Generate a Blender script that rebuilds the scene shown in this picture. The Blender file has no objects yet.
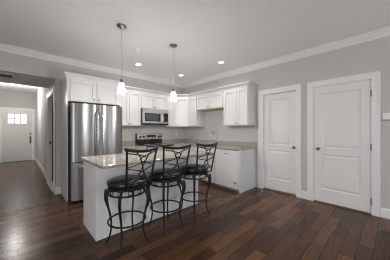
import bpy, bmesh, math, random
from mathutils import Vector, Matrix
random.seed(7)
sc = bpy.context.scene
COL = sc.collection
R = math.radians

# ------------------------------------------------------------------ camera
cam_d = bpy.data.cameras.new('camera')
cam = bpy.data.objects.new('camera', cam_d); COL.objects.link(cam)
cam.location = (0, 0, 1.273)
cam.rotation_euler = (R(90), 0, R(-43.52))
cam_d.sensor_width = 36; cam_d.lens = 17.204
cam_d.shift_y = 0.27 / 390
cam_d.clip_start = 0.02
sc.camera = cam

# ------------------------------------------------------------------ view + world
sc.view_settings.view_transform = 'Standard'
sc.view_settings.look = 'None'
sc.view_settings.exposure = 0.0
sc.view_settings.gamma = 1.0
sc.view_settings.use_curve_mapping = False
sc.cycles.filter_width = 1.1
W = bpy.data.worlds.new('world'); sc.world = W; W.use_nodes = True
bg = W.node_tree.nodes['Background']
bg.inputs[0].default_value = (0.88, 0.95, 1.0, 1); bg.inputs[1].default_value = 3.2

# ------------------------------------------------------------------ dimensions
XR, YB, ZC = 3.863, 4.58, 2.735          # right wall, back wall, ceiling
XL, YF = -2.6, -3.4                      # walls behind the camera
HX0, HX1, HY = -0.67, 0.54, 10.5         # hall
HZ = 2.85

# ------------------------------------------------------------------ daylight and lamps
def area(name, loc, rot, sx, sy, power, color=(1, 1, 1), shape='RECTANGLE', spread=180):
    l = bpy.data.lights.new(name, 'AREA'); l.shape = shape; l.size = sx; l.size_y = sy
    l.energy = power; l.color = color; l.spread = R(spread)
    o = bpy.data.objects.new(name, l); COL.objects.link(o)
    o.location = loc; o.rotation_euler = rot
    return o
# daylight: rear window, plus small rear and left windows added to light the room
area('daylight_rear', (2.75, YF - 0.02, 1.25), (R(-90), 0, R(180)), 1.7, 2.1, 18, (1.0, 0.985, 0.97))
area('added_daylight_rear', (-1.2, YF - 0.02, 1.45), (R(-90), 0, R(180)), 1.1, 1.5, 10, (1.0, 0.985, 0.97))
area('added_daylight_left', (XL - 0.02, -0.6, 1.4), (R(90), 0, R(-90)), 2.0, 1.7, 64, (1.0, 0.985, 0.97))

CAN_POWER, CAN_COL = 5.0, (1.0, 0.975, 0.94)
PENDANT_POWER = 17.0
HALL_POWER = 48.0

# ------------------------------------------------------------------ materials
def mat(name, color, rough=0.5, metal=0.0, spec=0.5, **kw):
    m = bpy.data.materials.new(name); m.use_nodes = True
    b = m.node_tree.nodes['Principled BSDF']
    b.inputs['Base Color'].default_value = (*color, 1)
    b.inputs['Roughness'].default_value = rough
    b.inputs['Metallic'].default_value = metal
    b.inputs['Specular IOR Level'].default_value = spec
    for k, v in kw.items(): b.inputs[k].default_value = v
    return m
def nodes(m): return m.node_tree.nodes, m.node_tree.links, m.node_tree.nodes['Principled BSDF']
def brushed(m, aniso=0.85, rot=0.0):
    n, l, b = nodes(m)
    t = n.new('ShaderNodeTangent'); t.direction_type = 'RADIAL'; t.axis = 'Z'
    l.new(t.outputs[0], b.inputs['Tangent']); b.inputs['Anisotropic'].default_value = aniso; b.inputs['Anisotropic Rotation'].default_value = rot
    return m
def noise_tint(m, c1, c2, scale, detail=3, stretch=(1, 1, 1), bump=0.0, lo=0.35, hi=0.65):
    n, l, b = nodes(m)
    tc = n.new('ShaderNodeTexCoord'); mp = n.new('ShaderNodeMapping'); mp.inputs['Scale'].default_value = stretch
    nz = n.new('ShaderNodeTexNoise'); nz.inputs['Scale'].default_value = scale; nz.inputs['Detail'].default_value = detail
    cr = n.new('ShaderNodeValToRGB')
    cr.color_ramp.elements[0].position = lo; cr.color_ramp.elements[1].position = hi
    cr.color_ramp.elements[0].color = (*c1, 1); cr.color_ramp.elements[1].color = (*c2, 1)
    l.new(tc.outputs['Object'], mp.inputs['Vector']); l.new(mp.outputs['Vector'], nz.inputs['Vector'])
    l.new(nz.outputs['Fac'], cr.inputs['Fac']); l.new(cr.outputs['Color'], b.inputs['Base Color'])
    if bump:
        bp = n.new('ShaderNodeBump'); bp.inputs['Strength'].default_value = bump; bp.inputs['Distance'].default_value = 0.002
        l.new(nz.outputs['Fac'], bp.inputs['Height']); l.new(bp.outputs['Normal'], b.inputs['Normal'])
    return m
M = {}
M['wall'] = noise_tint(mat('wall_paint', (0.5, 0.49, 0.475), 0.75, spec=0.25), (0.525, 0.512, 0.50), (0.55, 0.537, 0.525), 60, bump=0.04)
M['ceiling'] = noise_tint(mat('ceiling_paint', (0.74, 0.73, 0.72), 0.85, spec=0.2), (0.87, 0.86, 0.855), (0.90, 0.89, 0.885), 40, bump=0.04)
M['trim'] = noise_tint(mat('trim_paint', (0.78, 0.78, 0.77), 0.38), (0.77, 0.77, 0.76), (0.80, 0.80, 0.79), 8)
M['door'] = noise_tint(mat('door_paint', (0.74, 0.74, 0.73), 0.42), (0.735, 0.735, 0.725), (0.76, 0.76, 0.75), 10)
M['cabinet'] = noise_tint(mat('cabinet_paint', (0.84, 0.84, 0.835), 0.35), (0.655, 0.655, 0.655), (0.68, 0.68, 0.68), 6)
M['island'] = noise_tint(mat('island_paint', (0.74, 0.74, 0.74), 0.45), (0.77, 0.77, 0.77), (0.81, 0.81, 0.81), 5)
M['kick'] = noise_tint(mat('toe_kick', (0.06, 0.055, 0.05), 0.6), (0.25, 0.245, 0.24), (0.30, 0.29, 0.285), 20)  # grey tone holds the recess shadow of a white kick
M['steel'] = noise_tint(mat('stainless_steel', (0.6, 0.6, 0.6), 0.34, 1.0), (0.27, 0.27, 0.272), (0.33, 0.33, 0.333), 30, stretch=(8, 8, 0.15))
brushed(M['steel'], 0.85, 0.25)
M['bright_steel'] = noise_tint(mat('light_stainless', (0.6, 0.6, 0.6), 0.30, 1.0), (0.62, 0.62, 0.615), (0.70, 0.70, 0.695), 30, stretch=(0.15, 8, 8))
M['chrome'] = noise_tint(mat('brushed_chrome', (0.7, 0.7, 0.7), 0.16, 1.0), (0.66, 0.66, 0.66), (0.74, 0.74, 0.74), 40)
M['nickel'] = noise_tint(mat('dark_nickel', (0.25, 0.24, 0.23), 0.3, 1.0), (0.22, 0.21, 0.20), (0.30, 0.29, 0.28), 40)
M['gunmetal'] = noise_tint(mat('gunmetal_side', (0.08, 0.08, 0.085), 0.45, 0.4), (0.07, 0.07, 0.075), (0.10, 0.10, 0.10), 30)
M['black'] = noise_tint(mat('black_enamel', (0.012, 0.012, 0.012), 0.25), (0.010, 0.010, 0.010), (0.018, 0.018, 0.018), 20)
M['glassblack'] = noise_tint(mat('dark_oven_glass', (0.02, 0.02, 0.022), 0.08), (0.015, 0.015, 0.016), (0.03, 0.03, 0.03), 8)
M['mesh_window'] = noise_tint(mat('microwave_window', (0.06, 0.06, 0.06), 0.2), (0.05, 0.05, 0.05), (0.09, 0.09, 0.09), 300)
M['iron'] = noise_tint(mat('wrought_iron', (0.008, 0.008, 0.008), 0.38, 0.0, 0.4), (0.006, 0.006, 0.006), (0.012, 0.011, 0.011), 90, bump=0.15)
M['leather'] = noise_tint(mat('black_leather', (0.02, 0.018, 0.017), 0.25), (0.014, 0.013, 0.012), (0.026, 0.023, 0.021), 120, bump=0.2)
M['cord'] = mat('lamp_cord', (0.62, 0.61, 0.59), 0.5)
M['white_plastic'] = mat('white_plastic', (0.75, 0.75, 0.74), 0.4)
M['thresh'] = noise_tint(mat('brown_threshold', (0.16, 0.09, 0.05), 0.45), (0.12, 0.065, 0.035), (0.20, 0.115, 0.065), 30, stretch=(1, 8, 8))
M['wood'] = noise_tint(mat('raw_wood', (0.4, 0.3, 0.2), 0.6), (0.36, 0.28, 0.20), (0.46, 0.37, 0.27), 12, stretch=(1, 10, 10))
M['marble'] = noise_tint(mat('white_threshold', (0.8, 0.8, 0.79), 0.3), (0.74, 0.74, 0.73), (0.84, 0.84, 0.83), 10)
M['bronze'] = mat('dark_bronze', (0.07, 0.065, 0.06), 0.35, 0.8)
M['vent'] = mat('vent_grey', (0.62, 0.61, 0.6), 0.5)
M['dark'] = mat('unlit_shade', (0.03, 0.03, 0.03), 0.8)  # near-black colour stands in for shade in unlit hollows

def floor_material():
    m = mat('walnut_planks', (0.05, 0.03, 0.02), 0.25, spec=0.22)
    n, l, b = nodes(m)
    tc = n.new('ShaderNodeTexCoord')
    br = n.new('ShaderNodeTexBrick')
    br.offset = 0.37; br.offset_frequency = 2; br.squash = 1.0
    br.inputs['Scale'].default_value = 1.0
    br.inputs['Brick Width'].default_value = 0.92
    br.inputs['Row Height'].default_value = 0.125
    br.inputs['Mortar Size'].default_value = 0.003
    br.inputs['Mortar Smooth'].default_value = 0.2
    br.inputs['Color1'].default_value = (0, 0, 0, 1)
    br.inputs['Color2'].default_value = (1, 1, 1, 1)
    br.inputs['Mortar'].default_value = (0.5, 0.5, 0.5, 1)
    l.new(tc.outputs['Object'], br.inputs['Vector'])
    ramp = n.new('ShaderNodeValToRGB')
    e = ramp.color_ramp.elements
    e[0].position = 0.0; e[0].color = (0.044, 0.019, 0.012, 1)
    e[1].position = 1.0; e[1].color = (0.168, 0.077, 0.040, 1)
    a = e.new(0.35); a.color = (0.072, 0.034, 0.020, 1)
    a = e.new(0.7); a.color = (0.122, 0.054, 0.028, 1)
    l.new(br.outputs['Color'], ramp.inputs['Fac'])
    mp = n.new('ShaderNodeMapping'); mp.inputs['Scale'].default_value = (1.6, 22, 1)
    nz = n.new('ShaderNodeTexNoise'); nz.inputs['Scale'].default_value = 2.2; nz.inputs['Detail'].default_value = 7; nz.inputs['Roughness'].default_value = 0.65
    l.new(tc.outputs['Object'], mp.inputs['Vector']); l.new(mp.outputs['Vector'], nz.inputs['Vector'])
    gr = n.new('ShaderNodeMapRange'); gr.inputs['From Min'].default_value = 0.25; gr.inputs['From Max'].default_value = 0.75
    gr.inputs['To Min'].default_value = 0.55; gr.inputs['To Max'].default_value = 1.45
    l.new(nz.outputs['Fac'], gr.inputs['Value'])
    mx = n.new('ShaderNodeMix'); mx.data_type = 'RGBA'; mx.blend_type = 'MULTIPLY'; mx.inputs['Factor'].default_value = 1.0
    l.new(ramp.outputs['Color'], mx.inputs['A']); l.new(gr.outputs['Result'], mx.inputs['B'])
    mm = n.new('ShaderNodeMix'); mm.data_type = 'RGBA'; mm.inputs['B'].default_value = (0.010, 0.006, 0.005, 1)
    l.new(br.outputs['Fac'], mm.inputs['Factor']); l.new(mx.outputs['Result'], mm.inputs['A'])
    l.new(mm.outputs['Result'], b.inputs['Base Color'])
    rr = n.new('ShaderNodeMapRange'); rr.inputs['To Min'].default_value = 0.15; rr.inputs['To Max'].default_value = 0.30
    l.new(nz.outputs['Fac'], rr.inputs['Value']); l.new(rr.outputs['Result'], b.inputs['Roughness'])
    # hand scraped surface: waves across the planks plus bevelled joints
    mp2 = n.new('ShaderNodeMapping'); mp2.inputs['Scale'].default_value = (3.0, 14, 1)
    n2 = n.new('ShaderNodeTexNoise'); n2.inputs['Scale'].default_value = 1.6; n2.inputs['Detail'].default_value = 2
    l.new(tc.outputs['Object'], mp2.inputs['Vector']); l.new(mp2.outputs['Vector'], n2.inputs['Vector'])
    sub = n.new('ShaderNodeMath'); sub.operation = 'SUBTRACT'
    l.new(n2.outputs['Fac'], sub.inputs[0]); l.new(br.outputs['Fac'], sub.inputs[1])
    bp = n.new('ShaderNodeBump'); bp.inputs['Strength'].default_value = 0.25; bp.inputs['Distance'].default_value = 0.004
    l.new(sub.outputs[0], bp.inputs['Height']); l.new(bp.outputs['Normal'], b.inputs['Normal'])
    return m
M['floor'] = floor_material()

def granite_material():
    m = mat('speckled_granite', (0.5, 0.46, 0.4), 0.09)
    n, l, b = nodes(m)
    tc = n.new('ShaderNodeTexCoord')
    n1 = n.new('ShaderNodeTexNoise'); n1.inputs['Scale'].default_value = 55; n1.inputs['Detail'].default_value = 6; n1.inputs['Roughness'].default_value = 0.75
    v = n.new('ShaderNodeTexVoronoi'); v.inputs['Scale'].default_value = 70
    l.new(tc.outputs['Object'], n1.inputs['Vector']); l.new(tc.outputs['Object'], v.inputs['Vector'])
    r1 = n.new('ShaderNodeValToRGB'); e = r1.color_ramp.elements
    e[0].position = 0.30; e[0].color = (0.10, 0.085, 0.075, 1)
    e[1].position = 0.72; e[1].color = (0.64, 0.605, 0.55, 1)
    a = e.new(0.42); a.color = (0.29, 0.255, 0.215, 1)
    a = e.new(0.54); a.color = (0.46, 0.425, 0.37, 1)
    l.new(n1.outputs['Fac'], r1.inputs['Fac'])
    r2 = n.new('ShaderNodeValToRGB'); e = r2.color_ramp.elements
    e[0].position = 0.0; e[0].color = (0.35, 0.33, 0.31, 1); e[1].position = 0.35; e[1].color = (1, 1, 1, 1)
    l.new(v.outputs['Color'], r2.inputs['Fac'])
    mx = n.new('ShaderNodeMix'); mx.data_type = 'RGBA'; mx.blend_type = 'MULTIPLY'; mx.inputs['Factor'].default_value = 0.55
    l.new(r1.outputs['Color'], mx.inputs['A']); l.new(r2.outputs['Color'], mx.inputs['B'])
    l.new(mx.outputs['Result'], b.inputs['Base Color'])
    return m
M['granite'] = granite_material()

def emit(name, color, strength):
    m = mat(name, color, 0.3)
    b = m.node_tree.nodes['Principled BSDF']
    b.inputs['Emission Color'].default_value = (*color, 1); b.inputs['Emission Strength'].default_value = strength
    return m
M['lamp'] = emit('lit_lens', (1.0, 0.97, 0.92), 6.0)
M['shade'] = emit('lit_frosted_glass', (1.0, 0.98, 0.955), 68.0)
M['dome'] = emit('lit_dome_glass', (1.0, 0.98, 0.95), 4.0)
def clear_glass():
    m = bpy.data.materials.new('clear_pane'); m.use_nodes = True
    n, l = m.node_tree.nodes, m.node_tree.links
    n.remove(n['Principled BSDF']); out = n['Material Output']
    t = n.new('ShaderNodeBsdfTransparent'); g = n.new('ShaderNodeBsdfGlossy'); g.inputs['Roughness'].default_value = 0.02
    mx = n.new('ShaderNodeMixShader'); mx.inputs[0].default_value = 0.08
    l.new(t.outputs[0], mx.inputs[1]); l.new(g.outputs[0], mx.inputs[2]); l.new(mx.outputs[0], out.inputs[0])
    return m
M['glass'] = clear_glass()

# ------------------------------------------------------------------ mesh helpers
def BM(): return bmesh.new()
def box(bm, x0, x1, y0, y1, z0, z1):
    vs = [bm.verts.new((x, y, z)) for z in (z0, z1) for x, y in ((x0, y0), (x1, y0), (x1, y1), (x0, y1))]
    for f in ((3, 2, 1, 0), (4, 5, 6, 7), (0, 1, 5, 4), (1, 2, 6, 5), (2, 3, 7, 6), (3, 0, 4, 7)):
        bm.faces.new([vs[i] for i in f])
    return vs
def frustum(bm, x0, x1, z0, z1, yb, yf, inset):
    """raised field on a front face: back outline at depth yb, front at yf (smaller y is nearer the viewer)"""
    a = [bm.verts.new(p) for p in ((x0, yb, z0), (x1, yb, z0), (x1, yb, z1), (x0, yb, z1))]
    i = inset
    c = [bm.verts.new(p) for p in ((x0+i, yf, z0+i), (x1-i, yf, z0+i), (x1-i, yf, z1-i), (x0+i, yf, z1-i))]
    bm.faces.new(c)
    for k in range(4): bm.faces.new((a[k], a[(k+1) % 4], c[(k+1) % 4], c[k]))
    bm.faces.new(a[::-1])
def lathe(bm, prof, seg=24, c=(0, 0), axis='z', origin=(0, 0, 0)):
    """prof: list of (r, h). Axis z by default, else along the given axis from origin."""
    rings = []
    def P(r, h, a):
        u, v = r*math.cos(a), r*math.sin(a)
        if axis == 'z': return (c[0]+origin[0]+u, c[1]+origin[1]+v, origin[2]+h)
        if axis == 'y': return (origin[0]+u, origin[1]+h, origin[2]+v)
        return (origin[0]+h, origin[1]+u, origin[2]+v)
    for r, h in prof:
        if r < 1e-5: rings.append([bm.verts.new(P(0, h, 0))])
        else: rings.append([bm.verts.new(P(r, h, 2*math.pi*k/seg)) for k in range(seg)])
    for A, B in zip(rings, rings[1:]):
        for k in range(seg):
            k2 = (k+1) % seg
            if len(A) == 1 and len(B) == 1: continue
            if len(A) == 1: bm.faces.new((A[0], B[k], B[k2]))
            elif len(B) == 1: bm.faces.new((A[k], A[k2], B[0]))
            else: bm.faces.new((A[k], A[k2], B[k2], B[k]))
    for ring, flip in ((rings[0], True), (rings[-1], False)):
        if len(ring) > 1: bm.faces.new(ring[::-1] if flip else ring)
def spline(pts, n=6, closed=False):
    pts = [Vector(p) for p in pts]; out = []
    N = len(pts); last = N if closed else N-1
    for i in range(last):
        if closed: p0, p1, p2, p3 = pts[i-1], pts[i], pts[(i+1) % N], pts[(i+2) % N]
        else:
            p1, p2 = pts[i], pts[i+1]
            p0 = pts[i-1] if i else p1*2-p2
            p3 = pts[i+2] if i+2 < N else p2*2-p1
        for k in range(n):
            t = k/n
            out.append(0.5*((2*p1)+(p2-p0)*t+(2*p0-5*p1+4*p2-p3)*t*t+(3*p1-p0-3*p2+p3)*t**3))
    if not closed: out.append(pts[-1])
    return out
def tube(bm, path, r, seg=8, closed=False, flat=1.0):
    """r: radius or list of radii; flat scales the binormal direction"""
    path = [Vector(p) for p in path]; N = len(path)
    rad = r if isinstance(r, (list, tuple)) else [r]*N
    tang = []
    for i in range(N):
        a = path[(i-1) % N] if (closed or i) else path[i]
        b = path[(i+1) % N] if (closed or i < N-1) else path[i]
        tang.append((b-a).normalized())
    up = Vector((0, 0, 1))
    if abs(tang[0].dot(up)) > 0.9: up = Vector((1, 0, 0))
    nrm = (up - tang[0]*up.dot(tang[0])).normalized()
    rings = []
    for i in range(N):
        nrm = (nrm - tang[i]*nrm.dot(tang[i])).normalized()
        bn = tang[i].cross(nrm)
        rings.append([bm.verts.new(path[i]+(nrm*math.cos(2*math.pi*k/seg)+bn*flat*math.sin(2*math.pi*k/seg))*rad[i]) for k in range(seg)])
    for i in range(N if closed else N-1):
        A, B = rings[i], rings[(i+1) % N]
        for k in range(seg): bm.faces.new((A[k], A[(k+1) % seg], B[(k+1) % seg], B[k]))
    if not closed:
        bm.faces.new(rings[0][::-1]); bm.faces.new(rings[-1])
def sweep(bm, path, prof, closed_prof=True):
    """horizontal sweep: path of (x, y); prof of (out, z) with out measured to the RIGHT of travel; mitred corners"""
    P = [Vector((x, y)) for x, y in path]; N = len(P); rings = []
    for i in range(N):
        d1 = (P[i]-P[i-1]).normalized() if i else (P[1]-P[0]).normalized()
        d2 = (P[i+1]-P[i]).normalized() if i < N-1 else d1
        n1 = Vector((d1.y, -d1.x)); n2 = Vector((d2.y, -d2.x))
        m = (n1+n2).normalized(); m = m/max(0.2, m.dot(n1))
        rings.append([bm.verts.new((P[i].x+m.x*o, P[i].y+m.y*o, z)) for o, z in prof])
    K = len(prof)
    for A, B in zip(rings, rings[1:]):
        for k in range(K): bm.faces.new((A[k], A[(k+1) % K], B[(k+1) % K], B[k]))
    bm.faces.new(rings[0][::-1]); bm.faces.new(rings[-1])
def obj(name, bm, m, parent=None, smooth=False, bevel=0.0, seg=2):
    bmesh.ops.recalc_face_normals(bm, faces=bm.faces[:])
    me = bpy.data.meshes.new(name); bm.to_mesh(me); bm.free()
    me.materials.append(m)
    if smooth:
        for p in me.polygons: p.use_smooth = True
    o = bpy.data.objects.new(name, me); COL.objects.link(o)
    if parent: o.parent = parent
    if bevel:
        b = o.modifiers.new('bevel', 'BEVEL'); b.width = bevel; b.segments = seg; b.limit_method = 'ANGLE'; b.angle_limit = R(40)
    return o
def thing(name, label, cat, loc=(0, 0, 0), rotz=0, group=None):
    o = bpy.data.objects.new(name, None); COL.objects.link(o); o.empty_display_size = 0.1
    o.location = loc; o.rotation_euler = (0, 0, rotz)
    o['label'] = label; o['category'] = cat
    if group: o['group'] = group
    return o
def tag(o, label, cat, group=None):
    o['label'] = label; o['category'] = cat
    if group: o['group'] = group
    return o
def struct(name, bm=None, m=None, label=None, loc=(0, 0, 0), rotz=0, cat=None, **kw):
    if bm is None:
        o = bpy.data.objects.new(name, None); COL.objects.link(o); o.location = loc; o.rotation_euler = (0, 0, rotz)
    else: o = obj(name, bm, m, **kw)
    o['kind'] = 'structure'
    if label: o['label'] = label
    if cat: o['category'] = cat
    return o

# ================================================================== SETTING
bm = BM(); box(bm, XL-0.15, XR+0.15, YF-0.15, YB+0.12, -0.06, 0); box(bm, HX0-0.12, HX1+0.12, YB+0.12, HY+0.15, -0.06, 0)
struct('floor', bm, M['floor'], 'dark walnut plank floor with glossy hand scraped boards', cat='floor')
bm = BM(); box(bm, XL-0.15, XR+0.15, YF-0.15, YB+0.12, ZC, ZC+0.3)
box(bm, HX0-0.12, HX1+0.12, 5.75, HY+0.15, HZ, HZ+0.2)
struct('ceiling', bm, M['ceiling'], 'flat off white painted ceiling over kitchen and hall', cat='ceiling')
# right wall with its two door openings
D1 = (1.250, 1.935); D2 = (0.198, 0.972); DH = 2.055
bm = BM(); T = 0.14
for a, b_ in ((YF-0.15, D2[0]), (D2[1], D1[0]), (D1[1], YB+0.12)): box(bm, XR, XR+T, a, b_, 0, ZC)
for d in (D1, D2): box(bm, XR, XR+T, d[0], d[1], DH, ZC)
box(bm, XR+T, XR+T+0.02, -0.2, 2.2, 0, 2.3)
struct('wall_right', bm, M['wall'], 'light warm grey wall with two white panel doors', cat='wall')
# back wall, header and dropped soffit of the hall
bm = BM()
box(bm, XL-0.15, HX0, YB, YB+0.12, 0, ZC)
box(bm, HX1, XR, YB, YB+0.12, 0, ZC)
struct('wall_back', bm, M['wall'], 'light grey back wall behind the kitchen cabinets', cat='wall')
bm = BM(); box(bm, HX0, HX1, YB, 5.75, 2.304, HZ+0.2)
struct('trim_1', bm, M['wall'], 'dropped grey soffit over the hall entrance', cat='soffit')
bm = BM(); box(bm, HX0, HX1, YB, 5.75, 2.30, 2.3035)
struct('ceiling_soffit', bm, M['ceiling'], 'flat white underside of the hall soffit', cat='ceiling')  # separate lighter underside sheet, added to brighten the soffit
# hall
HD = (4.79, 5.87)
bm = BM()
TH = 0.075
box(bm, HX1, HX1+TH, YB+0.12, HD[0], 0, HZ); box(bm, HX1, HX1+TH, HD[1], HY, 0, HZ); box(bm, HX1, HX1+TH, HD[0], HD[1], 2.08, HZ)
box(bm, HX1+1.6, HX1+1.65, YB+0.12, 6.3, 0, HZ); box(bm, HX1+TH, HX1+1.6, 6.25, 6.3, 0, HZ); box(bm, HX1+TH, HX1+1.65, YB+0.12, 6.3, 2.4, 2.45)
struct('wall_hall_right', bm, M['wall'], 'right wall of the hall with a side doorway', cat='wall')
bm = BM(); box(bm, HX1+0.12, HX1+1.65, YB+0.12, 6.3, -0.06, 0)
struct('floor_side_room', bm, M['dark'], 'floor of the room off the hall, coloured dark for shade', cat='floor')
bm = BM(); box(bm, HX0-0.12, HX0, YB+0.12, HY, 0, HZ)
struct('wall_hall_left', bm, M['wall'], 'left wall of the hall', cat='wall')
FD = (-0.475, 0.455)
bm = BM(); box(bm, HX0-0.12, FD[0], HY, HY+0.15, 0, HZ); box(bm, FD[1], HX1+0.12, HY, HY+0.15, 0, HZ); box(bm, FD[0], FD[1], HY, HY+0.15, 2.10, HZ)
struct('wall_hall_end', bm, M['wall'], 'end wall of the hall around the front door', cat='wall')
# unseen walls behind the camera; small rear and left window openings added for light
bm = BM()
wx = [(-1.75, -0.65, 0.7, 2.2), (1.9, 3.6, 0.2, 2.3)]
xs = XL-0.15
for x0, x1, z0, z1 in wx:
    box(bm, xs, x0, YF-0.15, YF, 0, ZC); box(bm, x0, x1, YF-0.15, YF, 0, z0); box(bm, x0, x1, YF-0.15, YF, z1, ZC); xs = x1
box(bm, xs, XR, YF-0.15, YF, 0, ZC)
struct('wall_front', bm, M['wall'], 'wall behind the camera with a main and an added window', cat='wall')
bm = BM()
box(bm, XL-0.15, XL, YF, -1.6, 0, ZC); box(bm, XL-0.15, XL, 0.4, YB, 0, ZC); box(bm, XL-0.15, XL, -1.6, 0.4, 0, 0.55); box(bm, XL-0.15, XL, -1.6, 0.4, 2.25, ZC)
struct('wall_left', bm, M['wall'], 'left wall of the living area with an added window', cat='wall')
def window(name, x0, x1, z0, z1, y, nm, vertical=True):
    r = struct(name, label=nm, cat='window')
    bm = BM()
    def bar(a, b, c, d):
        if vertical: box(bm, a, b, y, y+0.05, c, d)
        else: box(bm, y-0.05, y, a, b, c, d)
    bar(x0, x0+0.06, z0, z1); bar(x1-0.06, x1, z0, z1); bar(x0+0.06, x1-0.06, z0, z0+0.06); bar(x0+0.06, x1-0.06, z1-0.06, z1)
    n = 3 if x1-x0 > 2.2 else 2
    for k in range(1, n):
        c = x0+(x1-x0)*k/n; bar(c-0.04, c+0.04, z0+0.06, z1-0.06)
    obj('window_frame', bm, M['trim'], r)
window('window_1', 1.9, 3.6, 0.2, 2.3, YF+0.001, 'two pane tall window behind the camera')
window('added_window_2', -1.75, -0.65, 0.7, 2.2, YF+0.001, 'two pane window added behind the camera for light')
window('added_window_3', -1.6, 0.4, 0.55, 2.25, XL+0.055, 'unseen window added in the left wall for light', False)

# crown moulding of the room
CP = [(0, ZC), (0.075, ZC), (0.075, ZC-0.014), (0.062, ZC-0.022), (0.045, ZC-0.050), (0.022, ZC-0.078), (0.014, ZC-0.088), (0.014, ZC-0.108), (0, ZC-0.108)]
bm = BM(); sweep(bm, [(XL, YB), (XR, YB), (XR, YF)], CP)
struct('trim_2', bm, M['trim'], 'white crown moulding around the ceiling', cat='moulding')

# baseboards
BP = [(0, 0.001), (0.015, 0.001), (0.015, 0.118), (0.010, 0.132), (0.004, 0.142), (0, 0.142)]
def baseboard(name, path, label):
    bm = BM(); sweep(bm, path, BP); struct(name, bm, M['trim'], label, cat='baseboard')
CW = 0.088
baseboard('baseboard_right', [(XR, D2[0]-CW-0.003), (XR, YF)], 'white baseboard right of the hinged door')
baseboard('baseboard_between_doors', [(XR, D1[0]-CW-0.002), (XR, D2[1]+CW+0.002)], 'short white baseboard between the two doors')
baseboard('baseboard_hall_right', [(HX1, HY-0.02), (HX1, HD[1]+CW+0.003)], 'white baseboard along the right side of the hall')
baseboard('baseboard_hall_left', [(HX0, YB), (HX0, HY)], 'white baseboard along the left side of the hall')
baseboard('baseboard_back', [(HX1, HD[0]-CW-0.003), (HX1, YB), (0.622, YB)], 'short white baseboard beside the refrigerator panel')
baseboard('baseboard_left', [(XL, YF), (XL, YB), (HX0, YB)], 'white baseboard on the left wall')

# ---- doors
def casing(parent, w0, w1, h, face, m, out=0.02, cw=CW):
    """door casing in local coordinates (x along wall, y into wall, front at y=face)"""
    bm = BM()
    for a, b_ in ((w0-cw, w0), (w1, w1+cw)):
        box(bm, a, b_, face-out*0.7, face, 0, h+cw)
    box(bm, w0, w1, face-out*0.7, face, h, h+cw)
    # raised outer back band
    box(bm, w0-cw, w0-cw+0.022, face-out*1.15, face-out*0.7, 0, h+cw); box(bm, w1+cw-0.022, w1+cw, face-out*1.15, face-out*0.7, 0, h+cw)
    box(bm, w0-cw+0.022, w1+cw-0.022, face-out*1.15, face-out*0.7, h+cw-0.022, h+cw)
    return obj('casing', bm, m, parent)
def panel_slab(w, h, t, panels, stile=0.11):
    bm = BM()
    box(bm, 0, w, 0.012, t, 0.012, h)
    xs0, xs1 = stile, w-stile
    box(bm, 0, xs0, 0, 0.012, 0.012, h); box(bm, xs1, w, 0, 0.012, 0.012, h)
    zc = 0.012
    for z0, z1 in panels:
        box(bm, xs0, xs1, 0, 0.012, zc, z0)
        # sloped sticking round the recess
        a = [bm.verts.new(p) for p in ((xs0, 0, z0), (xs1, 0, z0), (xs1, 0, z1), (xs0, 0, z1))]
        i = 0.014
        c = [bm.verts.new(p) for p in ((xs0+i, 0.0118, z0+i), (xs1-i, 0.0118, z0+i), (xs1-i, 0.0118, z1-i), (xs0+i, 0.0118, z1-i))]
        for k in range(4): bm.faces.new((a[k], a[(k+1) % 4], c[(k+1) % 4], c[k]))
        frustum(bm, xs0+0.022, xs1-0.022, z0+0.022, z1-0.022, 0.0121, 0.003, 0.03)
        zc = z1
    box(bm, xs0, xs1, 0, 0.012, zc, h)
    return bm
PANELS = [(0.232, 0.845), (0.955, 1.915)]
def jamb(parent, w0, w1, h, depth):
    bm = BM(); t = 0.012
    box(bm, w0, w0+t, 0, depth, 0, h); box(bm, w1-t, w1, 0, depth, 0, h); box(bm, w0+t, w1-t, 0, depth, h-t, h)
    return obj('jamb', bm, M['trim'], parent)
def round_knob(parent, x, z, y, m, name='knob'):
    bm = BM()
    lathe(bm, [(0.030, 0), (0.030, -0.006), (0.012, -0.011), (0.010, -0.026), (0.020, -0.032), (0.025, -0.043), (0.020, -0.052), (0, -0.055)], 20, axis='y', origin=(x, y, z))
    return obj(name, bm, m, parent, smooth=True)
# local x of a right wall door runs towards the camera (world -y)
W2 = D2[1]-D2[0]
d2 = struct('door_2', label='white two panel door with knob on its left and three hinges', cat='door', loc=(XR, D2[1], 0), rotz=R(-90))
casing(d2, 0, W2, DH, 0, M['trim']); jamb(d2, 0, W2, DH, 0.13)
s = obj('door_slab', panel_slab(W2-0.032, 2.03, 0.04, PANELS), M['door'], d2); s.location = (0.016, 0.004, 0.010)
round_knob(d2, 0.075, 0.945, 0.004, M['nickel'])
for z in (0.20, 1.02, 1.83):
    bm = BM(); box(bm, W2-0.018, W2-0.006, -0.004, 0.005, z-0.045, z+0.045); lathe(bm, [(0.006, 0), (0.006, 0.1)], 8, origin=(W2-0.012, -0.006, z-0.05))
    obj('hinge', bm, M['bronze'], d2)
bm = BM(); box(bm, 0.014, 0.0165, 0.002, 0.03, 0.915, 0.975); obj('latch_plate', bm, M['bronze'], d2)
bm = BM(); box(bm, 0.012, W2-0.012, -0.012, 0.12, 0.0005, 0.017); obj('threshold', bm, M['thresh'], d2)
W1 = D1[1]-D1[0]
d1 = struct('door_1', label='white two panel door recessed in its frame beside the cabinets', cat='door', loc=(XR, D1[1], 0), rotz=R(-90))
casing(d1, 0, W1, DH, 0, M['trim']); jamb(d1, 0, W1, DH, 0.13)
s = obj('door_slab', panel_slab(W1-0.032, 2.03, 0.036, PANELS, 0.10), M['door'], d1); s.location = (0.016, 0.055, 0.010)
round_knob(d1, W1-0.062, 0.935, 0.055, M['nickel'])
bm = BM(); box(bm, 0.012, W1-0.012, -0.004, 0.12, 0.0005, 0.017); obj('threshold', bm, M['thresh'], d1)

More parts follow.
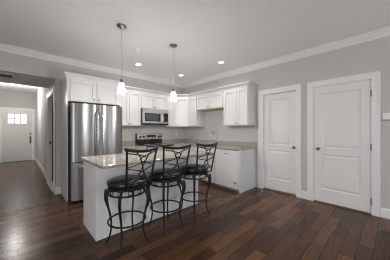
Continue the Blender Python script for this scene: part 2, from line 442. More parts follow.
# side doorway of the hall (local x runs towards the camera)
WH = HD[1]-HD[0]
dh = struct('door_3', label='cased doorway to a dark room in the hall right wall', cat='doorway', loc=(HX1, HD[1], 0), rotz=R(-90))
casing(dh, 0, WH, 2.08, 0, M['trim']); jamb(dh, 0, WH, 2.08, TH)
bm = BM(); box(bm, 0.013, WH-0.013, -0.03, TH, 0.0005, 0.012); obj('threshold', bm, M['marble'], dh)
bm = BM(); box(bm, 0.0122, 0.016, 0.025, 0.055, 0.92, 1.0); obj('strike_plate', bm, M['bronze'], dh)

# front door at the end of the hall (local x to the right, y away)
WF = FD[1]-FD[0]
df = struct('door_4', label='white front door with six small glass lites at the hall end', cat='door', loc=(FD[0], HY, 0))
casing(df, 0, WF, 2.10, 0, M['trim'], cw=0.083); jamb(df, 0, WF, 2.10, 0.15)
lx0, lx1, lz0, lz1 = 0.185, 0.735, 1.56, 1.93
bm = BM()
box(bm, 0.016, lx0, 0.02, 0.064, 0.014, 2.083); box(bm, lx1, WF-0.016, 0.02, 0.064, 0.014, 2.083)
box(bm, lx0, lx1, 0.02, 0.064, 0.014, lz0); box(bm, lx0, lx1, 0.02, 0.064, lz1, 2.083)
sl = obj('door_slab', bm, M['door'], df)
bm = BM()
for k in (1, 2):
    c = lx0+(lx1-lx0)*k/3; box(bm, c-0.019, c+0.019, 0.018, 0.066, lz0, lz1)
c = (lz0+lz1)/2; 
for k in range(3):
    a = lx0+(lx1-lx0)*k/3+(0.019 if k else 0); b_ = lx0+(lx1-lx0)*(k+1)/3-(0.019 if k < 2 else 0)
    box(bm, a, b_, 0.018, 0.066, c-0.019, c+0.019)
obj('muntins', bm, M['trim'], df)
bm = BM(); box(bm, lx0, lx1, 0.040, 0.044, lz0, lz1); obj('glass_pane', bm, M['glass'], df)
bm = BM(); lathe(bm, [(0.033, 0), (0.033, -0.012), (0.018, -0.02), (0, -0.02)], 16, axis='y', origin=(WF-0.075, 0.02, 1.13)); obj('deadbolt', bm, M['bronze'], df, smooth=True)
bm = BM(); box(bm, WF-0.10, WF-0.05, 0.008, 0.0199, 0.72, 1.02)
tube(bm, spline([(WF-0.075, 0.01, 1.0), (WF-0.075, -0.04, 0.99), (WF-0.075, -0.05, 0.90), (WF-0.075, -0.035, 0.78), (WF-0.075, 0.01, 0.75)], 5), 0.010, 8)
obj('handle', bm, M['bronze'], df)
for z in (0.25, 1.05, 1.85):
    bm = BM(); box(bm, 0.004, 0.018, 0.006, 0.02, z-0.05, z+0.05); obj('hinge', bm, M['bronze'], df)
bm = BM(); box(bm, 0.0125, WF-0.0125, 0.0, 0.14, 0.0005, 0.013); obj('threshold', bm, M['bronze'], df)

# ================================================================== CABINETS
def shaker(bm, x0, x1, z0, z1, fw=0.055, y=-0.022, t=0.022, rec=0.018):
    box(bm, x0, x0+fw, y, y+t, z0, z1); box(bm, x1-fw, x1, y, y+t, z0, z1)
    box(bm, x0+fw, x1-fw, y, y+t, z0, z0+fw); box(bm, x0+fw, x1-fw, y, y+t, z1-fw, z1)
    box(bm, x0+fw, x1-fw, y+rec, y+t, z0+fw, z1-fw)
def small_knob(parent, x, z, y=-0.02):
    bm = BM(); lathe(bm, [(0.006, 0), (0.005, -0.012), (0.013, -0.017), (0.015, -0.023), (0.010, -0.028), (0, -0.029)], 14, axis='y', origin=(x, y, z))
    return obj('knob', bm, M['nickel'], parent, smooth=True)
def front(root, name, x0, x1, z0, z1, knob=None, fw=0.055):
    bm = BM()
    if z1-z0 < 0.2: box(bm, x0, x1, -0.02, 0, z0, z1)
    else: shaker(bm, x0, x1, z0, z1, fw)
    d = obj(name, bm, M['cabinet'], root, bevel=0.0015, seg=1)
    if knob: small_knob(d, *knob)
    return d
def cabinet(name, label, cat, loc, rotz, w, d, h, fronts, kick=0.0, g=0.003):
    r = thing(name, label, cat, loc, rotz, None)
    bm = BM(); box(bm, 0.0005, w-0.0005, 0, d, kick, h)
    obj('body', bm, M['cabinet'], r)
    if kick:
        bm = BM(); box(bm, 0.0005, w-0.0005, 0.06, d, 0, kick); obj('toe_kick', bm, M['kick'], r)
    for f in fronts: front(r, *f)
    return r
UB, UT, SB = 1.378, 2.235, 1.825        # upper bottoms and tops
UY = YB-0.31; UX = XR-0.31              # body fronts
DW = 0.31-0.002
uh = UT-UB; sh = UT-SB
def pair(w, h, split=None, low=True, top=0.04):
    s_ = split or w/2; kz = 0.045
    return [('door', 0.015, s_-0.003, 0.008, h-top, (s_-0.03, kz)), ('door', s_+0.003, w-0.015, 0.008, h-top, (s_+0.03, kz))]
cabinet('wall_cabinet', 'tall white double door wall cabinet between refrigerator and microwave', 'cabinet', (1.581, UY, UB), 0, 0.622, DW, uh, pair(0.622, uh, 0.322))
cabinet('wall_cabinet', 'short white double door wall cabinet directly above the microwave', 'cabinet', (2.204, UY, SB), 0, 0.766, DW, sh, pair(0.766, sh, 0.38))
cabinet('wall_cabinet', 'narrow white single door wall cabinet right of the microwave', 'cabinet', (2.971, UY, UB), 0, 0.281, DW, uh,
        [('door', 0.012, 0.269, 0.008, uh-0.04, (0.03, 0.045))])
# diagonal corner cabinet: five sided body
r = thing('corner_cabinet', 'white diagonal wall cabinet in the kitchen corner', 'cabinet', (3.253, UY, UB), 0)
bm = BM()
cx, cy = UX-3.253, 3.97-UY
pts = [(0.001, 0), (cx, cy+0.001), (XR-0.002-3.253, cy+0.001), (XR-0.002-3.253, YB-0.002-UY), (0.001, YB-0.002-UY)]
lo = [bm.verts.new((x, y, 0)) for x, y in pts]; hi = [bm.verts.new((x, y, uh)) for x, y in pts]
bm.faces.new(lo[::-1]); bm.faces.new(hi)
for k in range(5): bm.faces.new((lo[k], lo[(k+1) % 5], hi[(k+1) % 5], hi[k]))
obj('body', bm, M['cabinet'], r)
dl = math.hypot(cx, cy)
bm = BM(); shaker(bm, 0.03, dl-0.03, 0.008, uh-0.04)
d = obj('door', bm, M['cabinet'], r, bevel=0.0015, seg=1); d.rotation_euler = (0, 0, math.atan2(cy, cx))
small_knob(d, 0.065, 0.045)
def right_cab(label, y1, y0, z0, h, fronts):
    return cabinet('wall_cabinet', label, 'cabinet', (UX, y1, z0), R(-90), y1-y0, DW, h, fronts)
right_cab('narrow white single door wall cabinet between corner and short cabinet over the sink', 3.969, 3.661, UB, uh, [('door', 0.012, 0.296, 0.008, uh-0.04, (0.27, 0.045))])
scab = right_cab('short white double door wall cabinet above the sink', 3.660, 2.755, SB, sh, pair(0.905, sh, 0.455))
bm = BM(); box(bm, 0.001, 0.904, -0.012, 0.30, -0.022, -0.0005); obj('bottom_panel', bm, M['wood'], scab)
right_cab('tall white double door wall cabinet nearest the panel doors', 2.754, 2.09, UB, uh, pair(0.664, uh, 0.375))
# crown along the wall cabinets
KP = [(0, UT-0.035), (0.006, UT-0.035), (0.008, UT-0.005), (0.022, UT+0.012), (0.044, UT+0.038), (0.052, UT+0.048), (0.052, UT+0.062), (0, UT+0.062)]
f = 0.02
bm = BM()
e = f*math.tan(R(22.5))
sweep(bm, [(1.640, UY-f), (3.253+e*0.3, UY-f), (UX-f, 3.97+e*0.3), (UX-f, 2.09), (XR-0.002, 2.09)], KP)
tag(obj('crown_moulding', bm, M['cabinet']), 'white crown moulding running along the tops of the wall cabinets', 'moulding')

# refrigerator surround
FX0, FX1, FY = 0.645, 1.560, 3.95
r = thing('refrigerator_cabinet', 'white cabinet with two doors above the steel refrigerator', 'cabinet', (FX0, FY, 0), 0)
w = FX1-FX0
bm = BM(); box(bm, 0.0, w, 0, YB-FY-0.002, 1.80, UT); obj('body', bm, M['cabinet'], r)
for x0, x1 in ((-0.02, -0.0005), (w+0.0005, w+0.0195)):
    bm = BM(); box(bm, x0, x1, -0.001, YB-FY-0.002, 0.001, UT); obj('side_panel', bm, M['cabinet'], r)
front(r, 'door', 0.03, w/2-0.012, 1.815, UT-0.045, (w/2-0.045, 1.86))
front(r, 'door', w/2+0.012, w-0.03, 1.815, UT-0.045, (w/2+0.045, 1.86))
bm = BM(); sweep(bm, [(-0.0205, YB-FY-0.002), (-0.0205, -0.001), (w+0.02, -0.001), (w+0.02, 0.22)], KP)
obj('crown', bm, M['cabinet'], r)

# ---- refrigerator
def curved_front(bm, x0, x1, z0, z1, depth, bulge, n=12):
    """door slab with a gently rounded face; back at y=0, face towards -y"""
    a = []
    for k in range(n+1):
        t = k/n; x = x0+(x1-x0)*t
        e_ = min(t, 1-t)*(x1-x0); rnd = 0.012
        edge = 0 if e_ > rnd else (rnd-math.sqrt(max(0, rnd**2-(rnd-e_)**2)))
        a.append((x, -depth-bulge*(1-(2*t-1)**2)+edge))
    pts = a+[(x1, 0), (x0, 0)]
    lo = [bm.verts.new((x, y, z0)) for x, y in pts]; hi = [bm.verts.new((x, y, z1)) for x, y in pts]
    bm.faces.new(lo[::-1]); bm.faces.new(hi); N = len(pts)
    for k in range(N): bm.faces.new((lo[k], lo[(k+1) % N], hi[(k+1) % N], hi[k]))
def smooth_by_angle(o, ang=35):
    for p in o.data.polygons: p.use_smooth = True
    o.data.set_sharp_from_angle(angle=R(ang))
r = thing('refrigerator', 'stainless steel french door refrigerator with bottom freezer drawer', 'refrigerator', (0.660, 3.80, 0), 0)
fw_ = 0.872
bm = BM(); box(bm, 0.004, fw_-0.004, 0.0, 0.72, 0.03, 1.715); obj('body', bm, M['gunmetal'], r)
bm = BM(); box(bm, 0.01, fw_-0.01, -0.03, 0.30, 0.0, 0.055); obj('grille', bm, M['black'], r)
mid = 0.44
for (x0, x1, hx, nm) in ((0.0, mid-0.003, mid-0.045, 'l'), (mid+0.003, fw_, mid+0.045, 'r')):
    bm = BM(); curved_front(bm, x0, x1, 0.722, 1.74, 0.055, 0.034)
    d = obj('door', bm, M['steel'], r); smooth_by_angle(d); d.location.y = -0.003
    bm = BM()
    tube(bm, spline([(hx, -0.066, 0.80), (hx, -0.108, 0.815), (hx, -0.122, 0.95), (hx, -0.128, 1.2), (hx, -0.122, 1.48), (hx, -0.108, 1.595), (hx, -0.066, 1.61)], 6), 0.012, 10)
    obj('handle', bm, M['chrome'], d, smooth=True)
    if nm == 'r':
        bm = BM(); box(bm, fw_-0.075, fw_-0.035, -0.068, -0.060, 1.63, 1.675); obj('badge', bm, M['gunmetal'], d)
bm = BM(); curved_front(bm, 0.0, fw_, 0.06, 0.708, 0.055, 0.034)
d = obj('freezer_drawer', bm, M['steel'], r); smooth_by_angle(d); d.location.y = -0.003
bm = BM(); tube(bm, spline([(0.10, -0.066, 0.635), (0.105, -0.115, 0.64), (0.25, -0.132, 0.64), (0.436, -0.138, 0.64), (0.62, -0.132, 0.64), (0.767, -0.115, 0.64), (0.772, -0.066, 0.635)], 6), 0.012, 10)
obj('handle', bm, M['chrome'], d, smooth=True)
for x in (0.06, fw_-0.06):
    bm = BM(); box(bm, x-0.04, x+0.04, -0.04, 0.05, 1.7155, 1.735); obj('hinge_cover', bm, M['gunmetal'], r)

# ---- base cabinets
CZ0, CZ1 = 0.868, 0.900
BH = CZ0-0.001
BY = YB-0.60; BX = XR-0.60
def base_fronts(w, n=2):
    out = []
    for k in range(n):
        a = 0.012+(w-0.024)*k/n+0.0015; b_ = 0.012+(w-0.024)*(k+1)/n-0.0015
        kx = (b_-0.03 if k == 0 else a+0.03)
        out.append(('drawer', a, b_, 0.70, 0.85, ((a+b_)/2, 0.775)))
        out.append(('door', a, b_, 0.075, 0.69, (kx, 0.64)))
    return out
cabinet('base_cabinet', 'white base cabinet between refrigerator and range', 'cabinet', (1.581, BY, 0), 0, 0.618, 0.598, BH, base_fronts(0.618), 0.065)
cabinet('base_cabinet', 'white base cabinet in the corner right of the range', 'cabinet', (2.971, BY, 0), 0, XR-2.973, 0.598, BH, [('drawer', 0.012, 0.27, 0.70, 0.85, (0.14, 0.775)), ('door', 0.012, 0.27, 0.075, 0.69, (0.04, 0.64))], 0.065)
cabinet('base_cabinet', 'narrow white base cabinet left of the sink cabinet', 'cabinet', (BX, 3.958, 0), R(-90), 0.296, 0.598, BH, base_fronts(0.296, 1), 0.065)
r = thing('sink_cabinet', 'white double door base cabinet under the sink', 'cabinet', (BX, 3.660, 0), R(-90))
bm = BM(); box(bm, 0.0005, 0.899, 0, 0.598, 0.065, 0.66); box(bm, 0.0005, 0.899, 0, 0.018, 0.66, BH); obj('body', bm, M['cabinet'], r)
bm = BM(); box(bm, 0.0005, 0.899, 0.06, 0.598, 0, 0.065); obj('toe_kick', bm, M['kick'], r)
front(r, 'drawer_front', 0.012, 0.888, 0.70, 0.85)
front(r, 'door', 0.012, 0.4485, 0.075, 0.69, (0.42, 0.64)); front(r, 'door', 0.4515, 0.888, 0.075, 0.69, (0.48, 0.64))
# dishwasher
r = thing('dishwasher', 'white dishwasher with a dark recessed handle and round corner badge', 'dishwasher', (BX, 2.757, 0), R(-90))
bm = BM(); box(bm, 0.004, 0.632, 0.001, 0.59, 0.06, 0.862); obj('body', bm, M['gunmetal'], r)
bm = BM(); box(bm, 0.004, 0.632, 0.03, 0.30, 0.0, 0.06); obj('toe_kick', bm, M['kick'], r)
bm = BM(); box(bm, 0.006, 0.628, -0.022, 0.0, 0.062, 0.850); d = obj('door', bm, M['cabinet'], r, bevel=0.004)
bm = BM(); box(bm, 0.275, 0.345, -0.028, -0.0225, 0.768, 0.782); obj('handle', bm, M['gunmetal'], d)
bm = BM(); lathe(bm, [(0.022, 0), (0.022, -0.005), (0, -0.006)], 16, axis='y', origin=(0.54, -0.0225, 0.187)); obj('badge', bm, M['gunmetal'], d)
# end panel
bm = BM(); box(bm, BX-0.02, XR-0.002, 2.092, 2.120, 0.001, BH)
tag(obj('end_panel', bm, M['cabinet']), 'plain white end panel closing the cabinet run beside the dishwasher', 'cabinet panel')

# ---- counters
r = thing('countertop', 'short speckled granite countertop left of the range', 'countertop', (0, 0, 0))
bm = BM(); box(bm, 1.5815, 2.2, BY-0.035, YB-0.002, CZ0, CZ1); obj('slab', bm, M['granite'], r, bevel=0.004)
bm = BM(); box(bm, 1.5815, 2.2, YB-0.022, YB-0.002, CZ1+0.0005, 1.0); obj('backsplash', bm, M['granite'], r)
r = thing('countertop', 'long speckled granite corner countertop around the sink', 'countertop', (0, 0, 0))
SX0, SX1, SY0, SY1 = 3.36, 3.74, 2.86, 3.56
bm = BM(); yE = 2.073; xF = BX-0.035
box(bm, 2.972, XR-0.002, BY-0.035, YB-0.002, CZ0, CZ1)
box(bm, xF, XR-0.002, SY1, BY-0.035, CZ0, CZ1); box(bm, xF, XR-0.002, yE, SY0, CZ0, CZ1)
box(bm, xF, SX0, SY0, SY1, CZ0, CZ1); box(bm, SX1, XR-0.002, SY0, SY1, CZ0, CZ1)
obj('slab', bm, M['granite'], r)
bm = BM(); box(bm, 2.972, XR-0.002, YB-0.022, YB-0.002, CZ1+0.0005, 1.0); box(bm, XR-0.022, XR-0.002, yE, YB-0.022, CZ1+0.0005, 1.0); obj('backsplash', bm, M['granite'], r)
bm = BM()
box(bm, SX0, SX0+0.01, SY0+0.01, SY1-0.01, 0.69, CZ0-0.001); box(bm, SX1-0.01, SX1, SY0+0.01, SY1-0.01, 0.69, CZ0-0.001)
box(bm, SX0, SX1, SY0, SY0+0.01, 0.69, CZ0-0.001); box(bm, SX0, SX1, SY1-0.01, SY1, 0.69, CZ0-0.001); box(bm, SX0, SX1, SY0, SY1, 0.68, 0.69)
tag(obj('sink', bm, M['steel']), 'undermount steel sink set into the corner countertop', 'sink')
r = thing('faucet', 'tall chrome gooseneck faucet behind the sink', 'faucet', (3.79, 3.22, CZ1+0.0005), 0)
bm = BM(); lathe(bm, [(0.028, 0.0), (0.028, 0.012), (0.018, 0.03), (0.016, 0.06), (0.014, 0.065)], 18); obj('base', bm, M['chrome'], r, smooth=True)
bm = BM(); tube(bm, spline([(0, 0, 0.06), (0, 0, 0.26), (-0.02, 0, 0.32), (-0.085, 0, 0.355), (-0.15, 0, 0.32), (-0.17, 0, 0.26), (-0.172, 0, 0.20)], 7), 0.012, 10); obj('spout', bm, M['chrome'], r, smooth=True)
bm = BM(); tube(bm, spline([(0, -0.015, 0.045), (0, -0.05, 0.055), (0, -0.10, 0.085)], 5), 0.008, 8); obj('handle', bm, M['chrome'], r, smooth=True)

# ---- range
r = thing('range', 'stainless freestanding range with black glass cooktop below the microwave', 'stove', (2.206, 3.955, 0), 0)
rw = 0.758
bm = BM(); box(bm, 0, rw, 0.0, 0.60, 0.09, 0.885); obj('body', bm, M['gunmetal'], r)
bm = BM(); box(bm, 0.03, rw-0.03, 0.04, 0.55, 0.0, 0.09); obj('toe_kick', bm, M['kick'], r)
bm = BM(); box(bm, 0, rw, -0.03, 0.535, 0.8855, 0.903); obj('cooktop', bm, M['glassblack'], r, bevel=0.004)
for x, y, q in ((0.2, 0.13, 0.10), (0.56, 0.13, 0.08), (0.2, 0.38, 0.08), (0.56, 0.38, 0.10)):
    bm = BM(); tube(bm, [(x+q*math.cos(a*math.pi/16), y+q*math.sin(a*math.pi/16), 0.9035) for a in range(32)], 0.0015, 5, closed=True); obj('burner_ring', bm, M['vent'], r)
bm = BM(); box(bm, 0.002, rw-0.002, -0.035, -0.001, 0.255, 0.865); dd = obj('oven_door', bm, M['bright_steel'], r, bevel=0.004)
bm = BM(); box(bm, 0.12, rw-0.12, -0.038, -0.0355, 0.38, 0.68); obj('window', bm, M['glassblack'], dd)
bm = BM(); tube(bm, spline([(0.06, -0.036, 0.79), (0.06, -0.08, 0.79), (0.12, -0.085, 0.79), (rw-0.12, -0.085, 0.79), (rw-0.06, -0.08, 0.79), (rw-0.06, -0.036, 0.79)], 5), 0.011, 10); obj('handle', bm, M['chrome'], dd, smooth=True)
bm = BM(); box(bm, 0.002, rw-0.002, -0.033, -0.001, 0.10, 0.245); obj('drawer', bm, M['bright_steel'], r, bevel=0.004)
bm = BM(); box(bm, 0, rw, 0.5355, 0.615, 0.9035, 1.03); bp = obj('console_base', bm, M['black'], r)
bm = BM(); box(bm, 0.012, rw, 0.525, 0.615, 1.0305, 1.185); con = obj('control_panel', bm, M['bright_steel'], r, bevel=0.006)
bm = BM(); box(bm, 0.0, 0.0115, 0.522, 0.615, 1.0305, 1.188); obj('end_cap', bm, M['black'], r)
for x in (0.10, 0.19, rw-0.12, rw-0.045):
    bm = BM(); lathe(bm, [(0.026, 0), (0.025, -0.012), (0.018, -0.016), (0.016, -0.03), (0, -0.031)], 16, axis='y', origin=(x, 0.5245, 1.10)); obj('knob', bm, M['black'], con, smooth=True)
bm = BM(); box(bm, 0.27, 0.55, 0.521, 0.5245, 1.065, 1.145); disp = obj('display', bm, M['black'], con)
bm = BM()
for k in range(6): box(bm, 0.285+k*0.043, 0.315+k*0.043, 0.5195, 0.5208, 1.075, 1.09)
obj('buttons', bm, M['vent'], disp)

# ---- microwave
r = thing('microwave', 'stainless over-the-range microwave below the short wall cabinet', 'microwave', (2.206, YB-0.40, 1.415), 0)
mw, mh = 0.758, 0.408
bm = BM(); box(bm, 0, mw, 0.004, 0.39, 0, mh); obj('body', bm, M['gunmetal'], r)
bm = BM(); box(bm, 0, mw, -0.010, 0.0035, mh-0.065, mh); obj('top_grille', bm, M['bright_steel'], r)
bm = BM(); box(bm, 0, 0.535, -0.016, 0.0035, 0.035, mh-0.068)
dr = obj('door', bm, M['bright_steel'], r, bevel=0.004)
bm = BM(); box(bm, 0.055, 0.50, -0.020, -0.0165, 0.085, mh-0.12); win = obj('window_surround', bm, M['glassblack'], dr)
bm = BM(); box(bm, 0.085, 0.44, -0.0215, -0.0202, 0.11, mh-0.145); obj('window', bm, M['mesh_window'], win)
bm = BM(); tube(bm, spline([(0.555, -0.016, 0.06), (0.555, -0.05, 0.07), (0.555, -0.055, 0.18), (0.555, -0.05, mh-0.10), (0.555, -0.016, mh-0.09)], 6), 0.011, 10); obj('handle', bm, M['chrome'], dr, smooth=True)
bm = BM(); box(bm, 0.538, mw, -0.016, 0.0035, 0.035, mh-0.068); cp = obj('control_panel', bm, M['bright_steel'], r, bevel=0.003)
bm = BM(); box(bm, 0.59, mw-0.018, -0.019, -0.0165, 0.075, mh-0.10); kp = obj('keypad', bm, M['glassblack'], cp)
bm = BM()
for i in range(3):
    for k in range(4): box(bm, 0.602+i*0.045, 0.632+i*0.045, -0.0202, -0.0192, 0.09+k*0.035, 0.108+k*0.035)
obj('buttons', bm, M['gunmetal'], kp)
bm = BM(); box(bm, 0, mw, -0.012, 0.0035, 0.0, 0.032); obj('bottom_trim', bm, M['black'], r)

# ================================================================== ISLAND
IX0, IX1, IY0, IY1 = 0.646, 2.285, 2.325, 2.885
r = thing('kitchen_island', 'white kitchen island with plain panels under a granite top', 'island', (IX0, IY0, 0), 0)
w, dp = IX1-IX0, IY1-IY0
bm = BM(); box(bm, 0.018, w-0.018, 0.018, dp-0.02, 0.09, 0.877); box(bm, 0.018, w-0.018, 0.018, dp-0.08, 0.001, 0.09); obj('body', bm, M['island'], r)
bm = BM(); box(bm, 0, w, 0, 0.0175, 0.001, 0.877); obj('front_panel', bm, M['island'], r, bevel=0.001)
for x0, x1 in ((0, 0.0175), (w-0.0175, w)):
    bm = BM(); box(bm, x0, x1, 0.018, dp, 0.001, 0.877); obj('end_panel', bm, M['island'], r, bevel=0.001)
for k in range(3):
    a, b_ = 0.03+k*(w-0.06)/3, 0.03+(k+1)*(w-0.06)/3
    bm = BM(); shaker(bm, a+0.002, b_-0.002, 0.11, 0.86, y=dp-0.02, t=0.018, rec=0.0)
    dd = obj('door', bm, M['island'], r)
    bm = BM(); lathe(bm, [(0.006, 0), (0.006, 0.014), (0.014, 0.02), (0.010, 0.028), (0, 0.029)], 12, axis='y', origin=(b_-0.03, dp-0.002, 0.78)); obj('knob', bm, M['nickel'], dd)
bm = BM(); box(bm, 0.612, 2.325, 2.005, 2.905, 0.878, 0.910)
tag(obj('island_countertop', bm, M['granite'], bevel=0.004), 'speckled granite slab topping the island with an overhang above the stools', 'countertop')

# ================================================================== BAR STOOLS
def make_stool():
    root = thing('bar_stool', '', 'bar stool', (0, 0, 0), 0, 'bar stools along the island')
    # base (fixed): legs, foot ring, band of circles
    prof = [(0.165, 0.640), (0.192, 0.605), (0.220, 0.55), (0.228, 0.48), (0.212, 0.39), (0.190, 0.30), (0.180, 0.22), (0.186, 0.13), (0.208, 0.05), (0.236, 0.012)]
    for k in range(4):
        a = R(45+90*k+3); c, s_ = math.cos(a), math.sin(a)
        path = spline([(r_*c, r_*s_, z) for r_, z in prof], 4)
        N = len(path)
        bm = BM(); tube(bm, path, [0.0165-0.0065*min(1, i/N*1.4) for i in range(N)], 8)
        lathe(bm, [(0.010, 0.0), (0.012, 0.006), (0.009, 0.014)], 10, origin=(0.236*c, 0.236*s_, 0.0))
        leg = obj('leg', bm, M['iron'], root, smooth=True)
        # acanthus leaf scroll on the shoulder of the leg
        bm = BM()
        lp = spline([(q*c, q*s_, z) for q, z in ((0.228, 0.600), (0.236, 0.592), (0.238, 0.570), (0.240, 0.54), (0.240, 0.49), (0.226, 0.43), (0.208, 0.375))], 4)
        n2 = len(lp)
        tube(bm, lp, [0.007+0.017*math.sin(math.pi*min(1, (i/n2)*0.9+0.08)) for i in range(n2)], 8, flat=0.45)
        obj('leaf_scroll', bm, M['iron'], leg, smooth=True)
    def ring(bm, rad, z, t, n=40): tube(bm, [(rad*math.cos(2*math.pi*i/n), rad*math.sin(2*math.pi*i/n), z) for i in range(n)], t, 8, closed=True)
    bm = BM(); ring(bm, 0.200, 0.266, 0.0095); obj('foot_ring', bm, M['iron'], root, smooth=True)
    bm = BM(); ring(bm, 0.196, 0.640, 0.011); ring(bm, 0.196, 0.578, 0.010)
    for i in range(12):
        a0 = 2*math.pi*(i+0.5)/12
        cc = Vector((0.196*math.cos(a0), 0.196*math.sin(a0), 0.609)); tdir = Vector((-math.sin(a0), math.cos(a0), 0))
        tube(bm, [cc+tdir*0.021*math.cos(2*math.pi*q/12)+Vector((0, 0, 0.021*math.sin(2*math.pi*q/12))) for q in range(12)], 0.005, 6, closed=True)
    obj('circle_band', bm, M['iron'], root, smooth=True)
    bm = BM(); lathe(bm, [(0.185, 0.642), (0.185, 0.650), (0.09, 0.651), (0.09, 0.658), (0.195, 0.659), (0.205, 0.662), (0.205, 0.668), (0.0, 0.668)], 32); obj('swivel_plate', bm, M['iron'], root)
    bm = BM(); lathe(bm, [(0.0, 0.6685), (0.194, 0.6685), (0.209, 0.676), (0.214, 0.692), (0.211, 0.708), (0.200, 0.720), (0.180, 0.729), (0.150, 0.737), (0.08, 0.740), (0, 0.741)], 40)
    seat = obj('seat_cushion', bm, M['leather'], root, smooth=True)
    bm = BM(); ring(bm, 0.2115, 0.708, 0.004); obj('piping', bm, M['leather'], seat, smooth=True)
    # back: posts flare outward and lean back (towards -y)
    def bp(u, z):
        """point on the back surface; u in -1..1, z height"""
        t = (z-0.665)/(1.075-0.665)
        hw = 0.158+0.036*max(0.0, t)**1.3
        bow = 0.035*(1-u*u)*(0.4+0.6*t)      # slight wrap of the back
        return Vector((u*hw, -0.205-0.070*t-bow, z))
    bm = BM()
    for sgn in (-1, 1):
        tube(bm, spline([bp(sgn, 0.668+(1.082-0.668)*i/7) for i in range(8)], 3), 0.0115, 8)
    tube(bm, [bp(-1, 0.664), bp(-0.5, 0.664), bp(0, 0.664), bp(0.5, 0.664), bp(1, 0.664)], 0.010, 8)
    obj('back_posts', bm, M['iron'], root, smooth=True)
    bm = BM(); n = 14; rows = []
    for i in range(n+1):
        u = -1.08+2.16*i/n
        dip = 0.0
        b0 = bp(u, 1.062+0.022*u*u)
        rows.append([bm.verts.new((b0.x, b0.y+dy, b0.z+dz)) for dz, dy in ((-0.020, 0.008), (0.006+dip, 0.011), (0.014+dip, 0.0), (0.006+dip, -0.011), (-0.020, -0.008))])
    for A, B in zip(rows, rows[1:]):
        for k in range(5): bm.faces.new((A[k], A[(k+1) % 5], B[(k+1) % 5], B[k]))
    bm.faces.new(rows[0]); bm.faces.new(rows[-1][::-1])
    obj('top_rail', bm, M['iron'], root)
    # interlaced arcs
    bm = BM()
    z0, z1 = 0.735, 1.048
    zm = (z0+z1)/2
    def arc(sgn, za, zb, reach, u0=1.0):
        pts = []
        for i in range(9):
            t = i/8; zz = za+(zb-za)*t
            u = u0-(reach)*math.sin(math.pi*t)
            pts.append(bp(sgn*u, zz))
        tube(bm, spline(pts, 3), 0.0065, 6)
    for sgn in (-1, 1):
        arc(sgn, zm+0.005, z1, 1.22); arc(sgn, z0, zm-0.005, 1.22)
    # long crossing curves in the middle
    for sgn in (-1, 1):
        tube(bm, spline([bp(sgn*0.55, 1.06), bp(sgn*0.28, 1.0), bp(sgn*0.02, 0.90), bp(-sgn*0.22, 0.80), bp(-sgn*0.62, 0.72)], 5), 0.0065, 6)
    obj('back_scrollwork', bm, M['iron'], root, smooth=True)
    bm = BM(); tube(bm, [bp(-1, 0.728), bp(-0.5, 0.722), bp(0, 0.720), bp(0.5, 0.722), bp(1, 0.728)], 0.007, 8); obj('lower_rail', bm, M['iron'], root, smooth=True)
    return root
def copy_tree(o, parent=None):
    c = o.copy(); COL.objects.link(c)
    if parent: c.parent = parent
    for ch in o.children: copy_tree(ch, c)
    return c
proto = make_stool()
stools = [(0.902, 2.068, 11, 'black iron bar stool with leather seat nearest the refrigerator end of the island'),
          (1.430, 2.068, -4, 'middle black iron bar stool of the three at the island'),
          (1.948, 2.068, 0, 'black iron bar stool at the island end nearest the dishwasher')]
for i, (x, y, a, lab) in enumerate(stools):
    o = proto if i == 0 else copy_tree(proto)
    o.location = (x, y, 0); o['label'] = lab
    for ch in o.children:      # the seat and the back swivel, the base stands square
        if ch.name.split('.')[0] in ('seat_cushion', 'swivel_plate', 'back_posts', 'top_rail', 'back_scrollwork', 'lower_rail'): ch.rotation_euler = (0, 0, R(a))

# ================================================================== LAMPS
def pendant(x, y, label):
    r = thing('pendant_light', label, 'pendant lamp', (x, y, 0), 0, 'pendant lights over the island')
    bm = BM(); lathe(bm, [(0.064, ZC-0.0005), (0.064, ZC-0.010), (0.050, ZC-0.020), (0.020, ZC-0.030), (0.010, ZC-0.05), (0, ZC-0.05)], 24); obj('canopy', bm, M['nickel'], r, smooth=True)
    bm = BM(); tube(bm, [(0, 0, ZC-0.048), (0, 0, 2.3), (0, 0, 1.99)], 0.0035, 6); obj('cord', bm, M['cord'], r)
    bm = BM(); lathe(bm, [(0.006, 1.995), (0.016, 1.985), (0.020, 1.95), (0.028, 1.938), (0.028, 1.930), (0, 1.930)], 18); obj('socket', bm, M['nickel'], r, smooth=True)
    bm = BM(); prof = [(0.024, 1.932), (0.032, 1.922), (0.037, 1.90), (0.042, 1.86), (0.049, 1.82), (0.056, 1.788)]
    lathe(bm, prof+[(q-0.004, h) for q, h in prof[::-1]], 28)
    obj('glass_shade', bm, M['shade'], r, smooth=True)
    l = bpy.data.lights.new('pendant_bulb', 'POINT'); l.energy = PENDANT_POWER; l.color = (1, 0.965, 0.92); l.shadow_soft_size = 0.03
    o = bpy.data.objects.new('bulb_light', l); COL.objects.link(o); o.parent = r; o.location = (0, 0, 1.77)
pendant(1.051, 2.60, 'glass pendant light hanging in front of the refrigerator cabinet')
pendant(1.940, 2.58, 'glass pendant light hanging in front of the narrow cabinet beside the microwave')
def can(x, y, label):
    r = thing('recessed_light', label, 'ceiling light', (x, y, ZC), 0, 'recessed ceiling lights')
    bm = BM(); lathe(bm, [(0.058, -0.001), (0.058, -0.007), (0.064, -0.010), (0.078, -0.006), (0.080, -0.0005)], 28); obj('trim_ring', bm, M['white_plastic'], r, smooth=True)
    bm = BM(); lathe(bm, [(0.057, -0.001), (0.057, -0.005), (0, -0.006)], 24); obj('lens', bm, M['lamp'], r)
    a = area('can_light', (0, 0, -0.014), (0, 0, 0), 0.11, 0.11, CAN_POWER, CAN_COL, 'DISK', 140); a.parent = r
can(1.934, 3.853, 'recessed ceiling light in front of the microwave, between the pendants')
can(3.137, 3.843, 'recessed ceiling light nearest the kitchen corner')
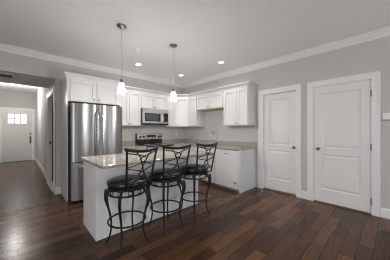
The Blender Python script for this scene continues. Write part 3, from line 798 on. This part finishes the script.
can(3.163, 2.520, 'recessed ceiling light above the dishwasher')
bm = BM(); lathe(bm, [(0.040, 0), (0.040, -0.006), (0.022, -0.014), (0.008, -0.03), (0, -0.03)], 20, origin=(1.567, 3.18, ZC-0.0005))
tag(obj('sprinkler_head', bm, M['white_plastic'], smooth=True), 'small white sprinkler head on the ceiling near the left recessed light', 'sprinkler')
r = thing('hall_light', 'glowing round flush light on the hall ceiling', 'ceiling light', (-0.07, 8.35, HZ), 0)
bm = BM(); lathe(bm, [(0.17, -0.0005), (0.17, -0.025), (0.15, -0.03), (0, -0.03)], 28); obj('base', bm, M['white_plastic'], r)
bm = BM(); lathe(bm, [(0.15, -0.031), (0.145, -0.06), (0.12, -0.09), (0.07, -0.11), (0, -0.118)], 28); obj('dome', bm, M['dome'], r, smooth=True)
l = bpy.data.lights.new('hall_bulb', 'POINT'); l.energy = HALL_POWER; l.color = (1, 0.97, 0.93); l.shadow_soft_size = 0.1
o = bpy.data.objects.new('bulb_light', l); COL.objects.link(o); o.parent = r; o.location = (0, 0, -0.42)

# ================================================================== SMALL FITTINGS
r = thing('air_vent', 'grey return air vent in the soffit over the hall entrance', 'vent', (-0.36, 4.97, 2.30), 0)
bm = BM(); X, Y = 0.31, 0.16
box(bm, -X, X, -Y, -Y+0.03, -0.01, -0.0005); box(bm, -X, X, Y-0.03, Y, -0.01, -0.0005); box(bm, -X, -X+0.03, -Y+0.03, Y-0.03, -0.01, -0.0005); box(bm, X-0.03, X, -Y+0.03, Y-0.03, -0.01, -0.0005)
obj('frame', bm, M['vent'], r)
bm = BM(); box(bm, -X+0.03, X-0.03, -Y+0.03, Y-0.03, -0.002, -0.0005); obj('backing', bm, M['dark'], r)
bm = BM()
for k in range(11):
    y = -Y+0.045+k*0.023; box(bm, -X+0.03, X-0.03, y, y+0.003, -0.009, -0.003)
obj('louvers', bm, M['gunmetal'], r)
def plate(name, label, cat, loc, rotz, w, h, kind):
    r = thing(name, label, cat, loc, rotz)
    bm = BM(); box(bm, -w/2, w/2, -0.006, -0.0005, -h/2, h/2); obj('cover_plate', bm, M['white_plastic'], r, bevel=0.002)
    bm = BM()
    if kind == 'outlet':
        for z in (-0.02, 0.02): box(bm, -0.014, 0.014, -0.008, -0.0062, z-0.012, z+0.012)
        obj('socket_face', bm, M['vent'], r)
    else:
        box(bm, -0.016, 0.016, -0.010, -0.0062, -0.033, 0.033); obj('rocker', bm, M['white_plastic'], r)
plate('wall_outlet', 'white outlet on the wall above the corner countertop', 'outlet', (3.55, YB, 1.135), 0, 0.07, 0.115, 'outlet')
r = thing('thermostat', 'small pale wall control right of the hinged door', 'thermostat', (XR, 0.03, 1.475), R(-90))
bm = BM(); box(bm, -0.055, 0.055, -0.022, -0.0005, -0.05, 0.05); obj('case', bm, M['white_plastic'], r, bevel=0.004)
bm = BM(); box(bm, -0.056, 0.056, -0.023, -0.003, -0.058, -0.0505); obj('base_lip', bm, M['gunmetal'], r)
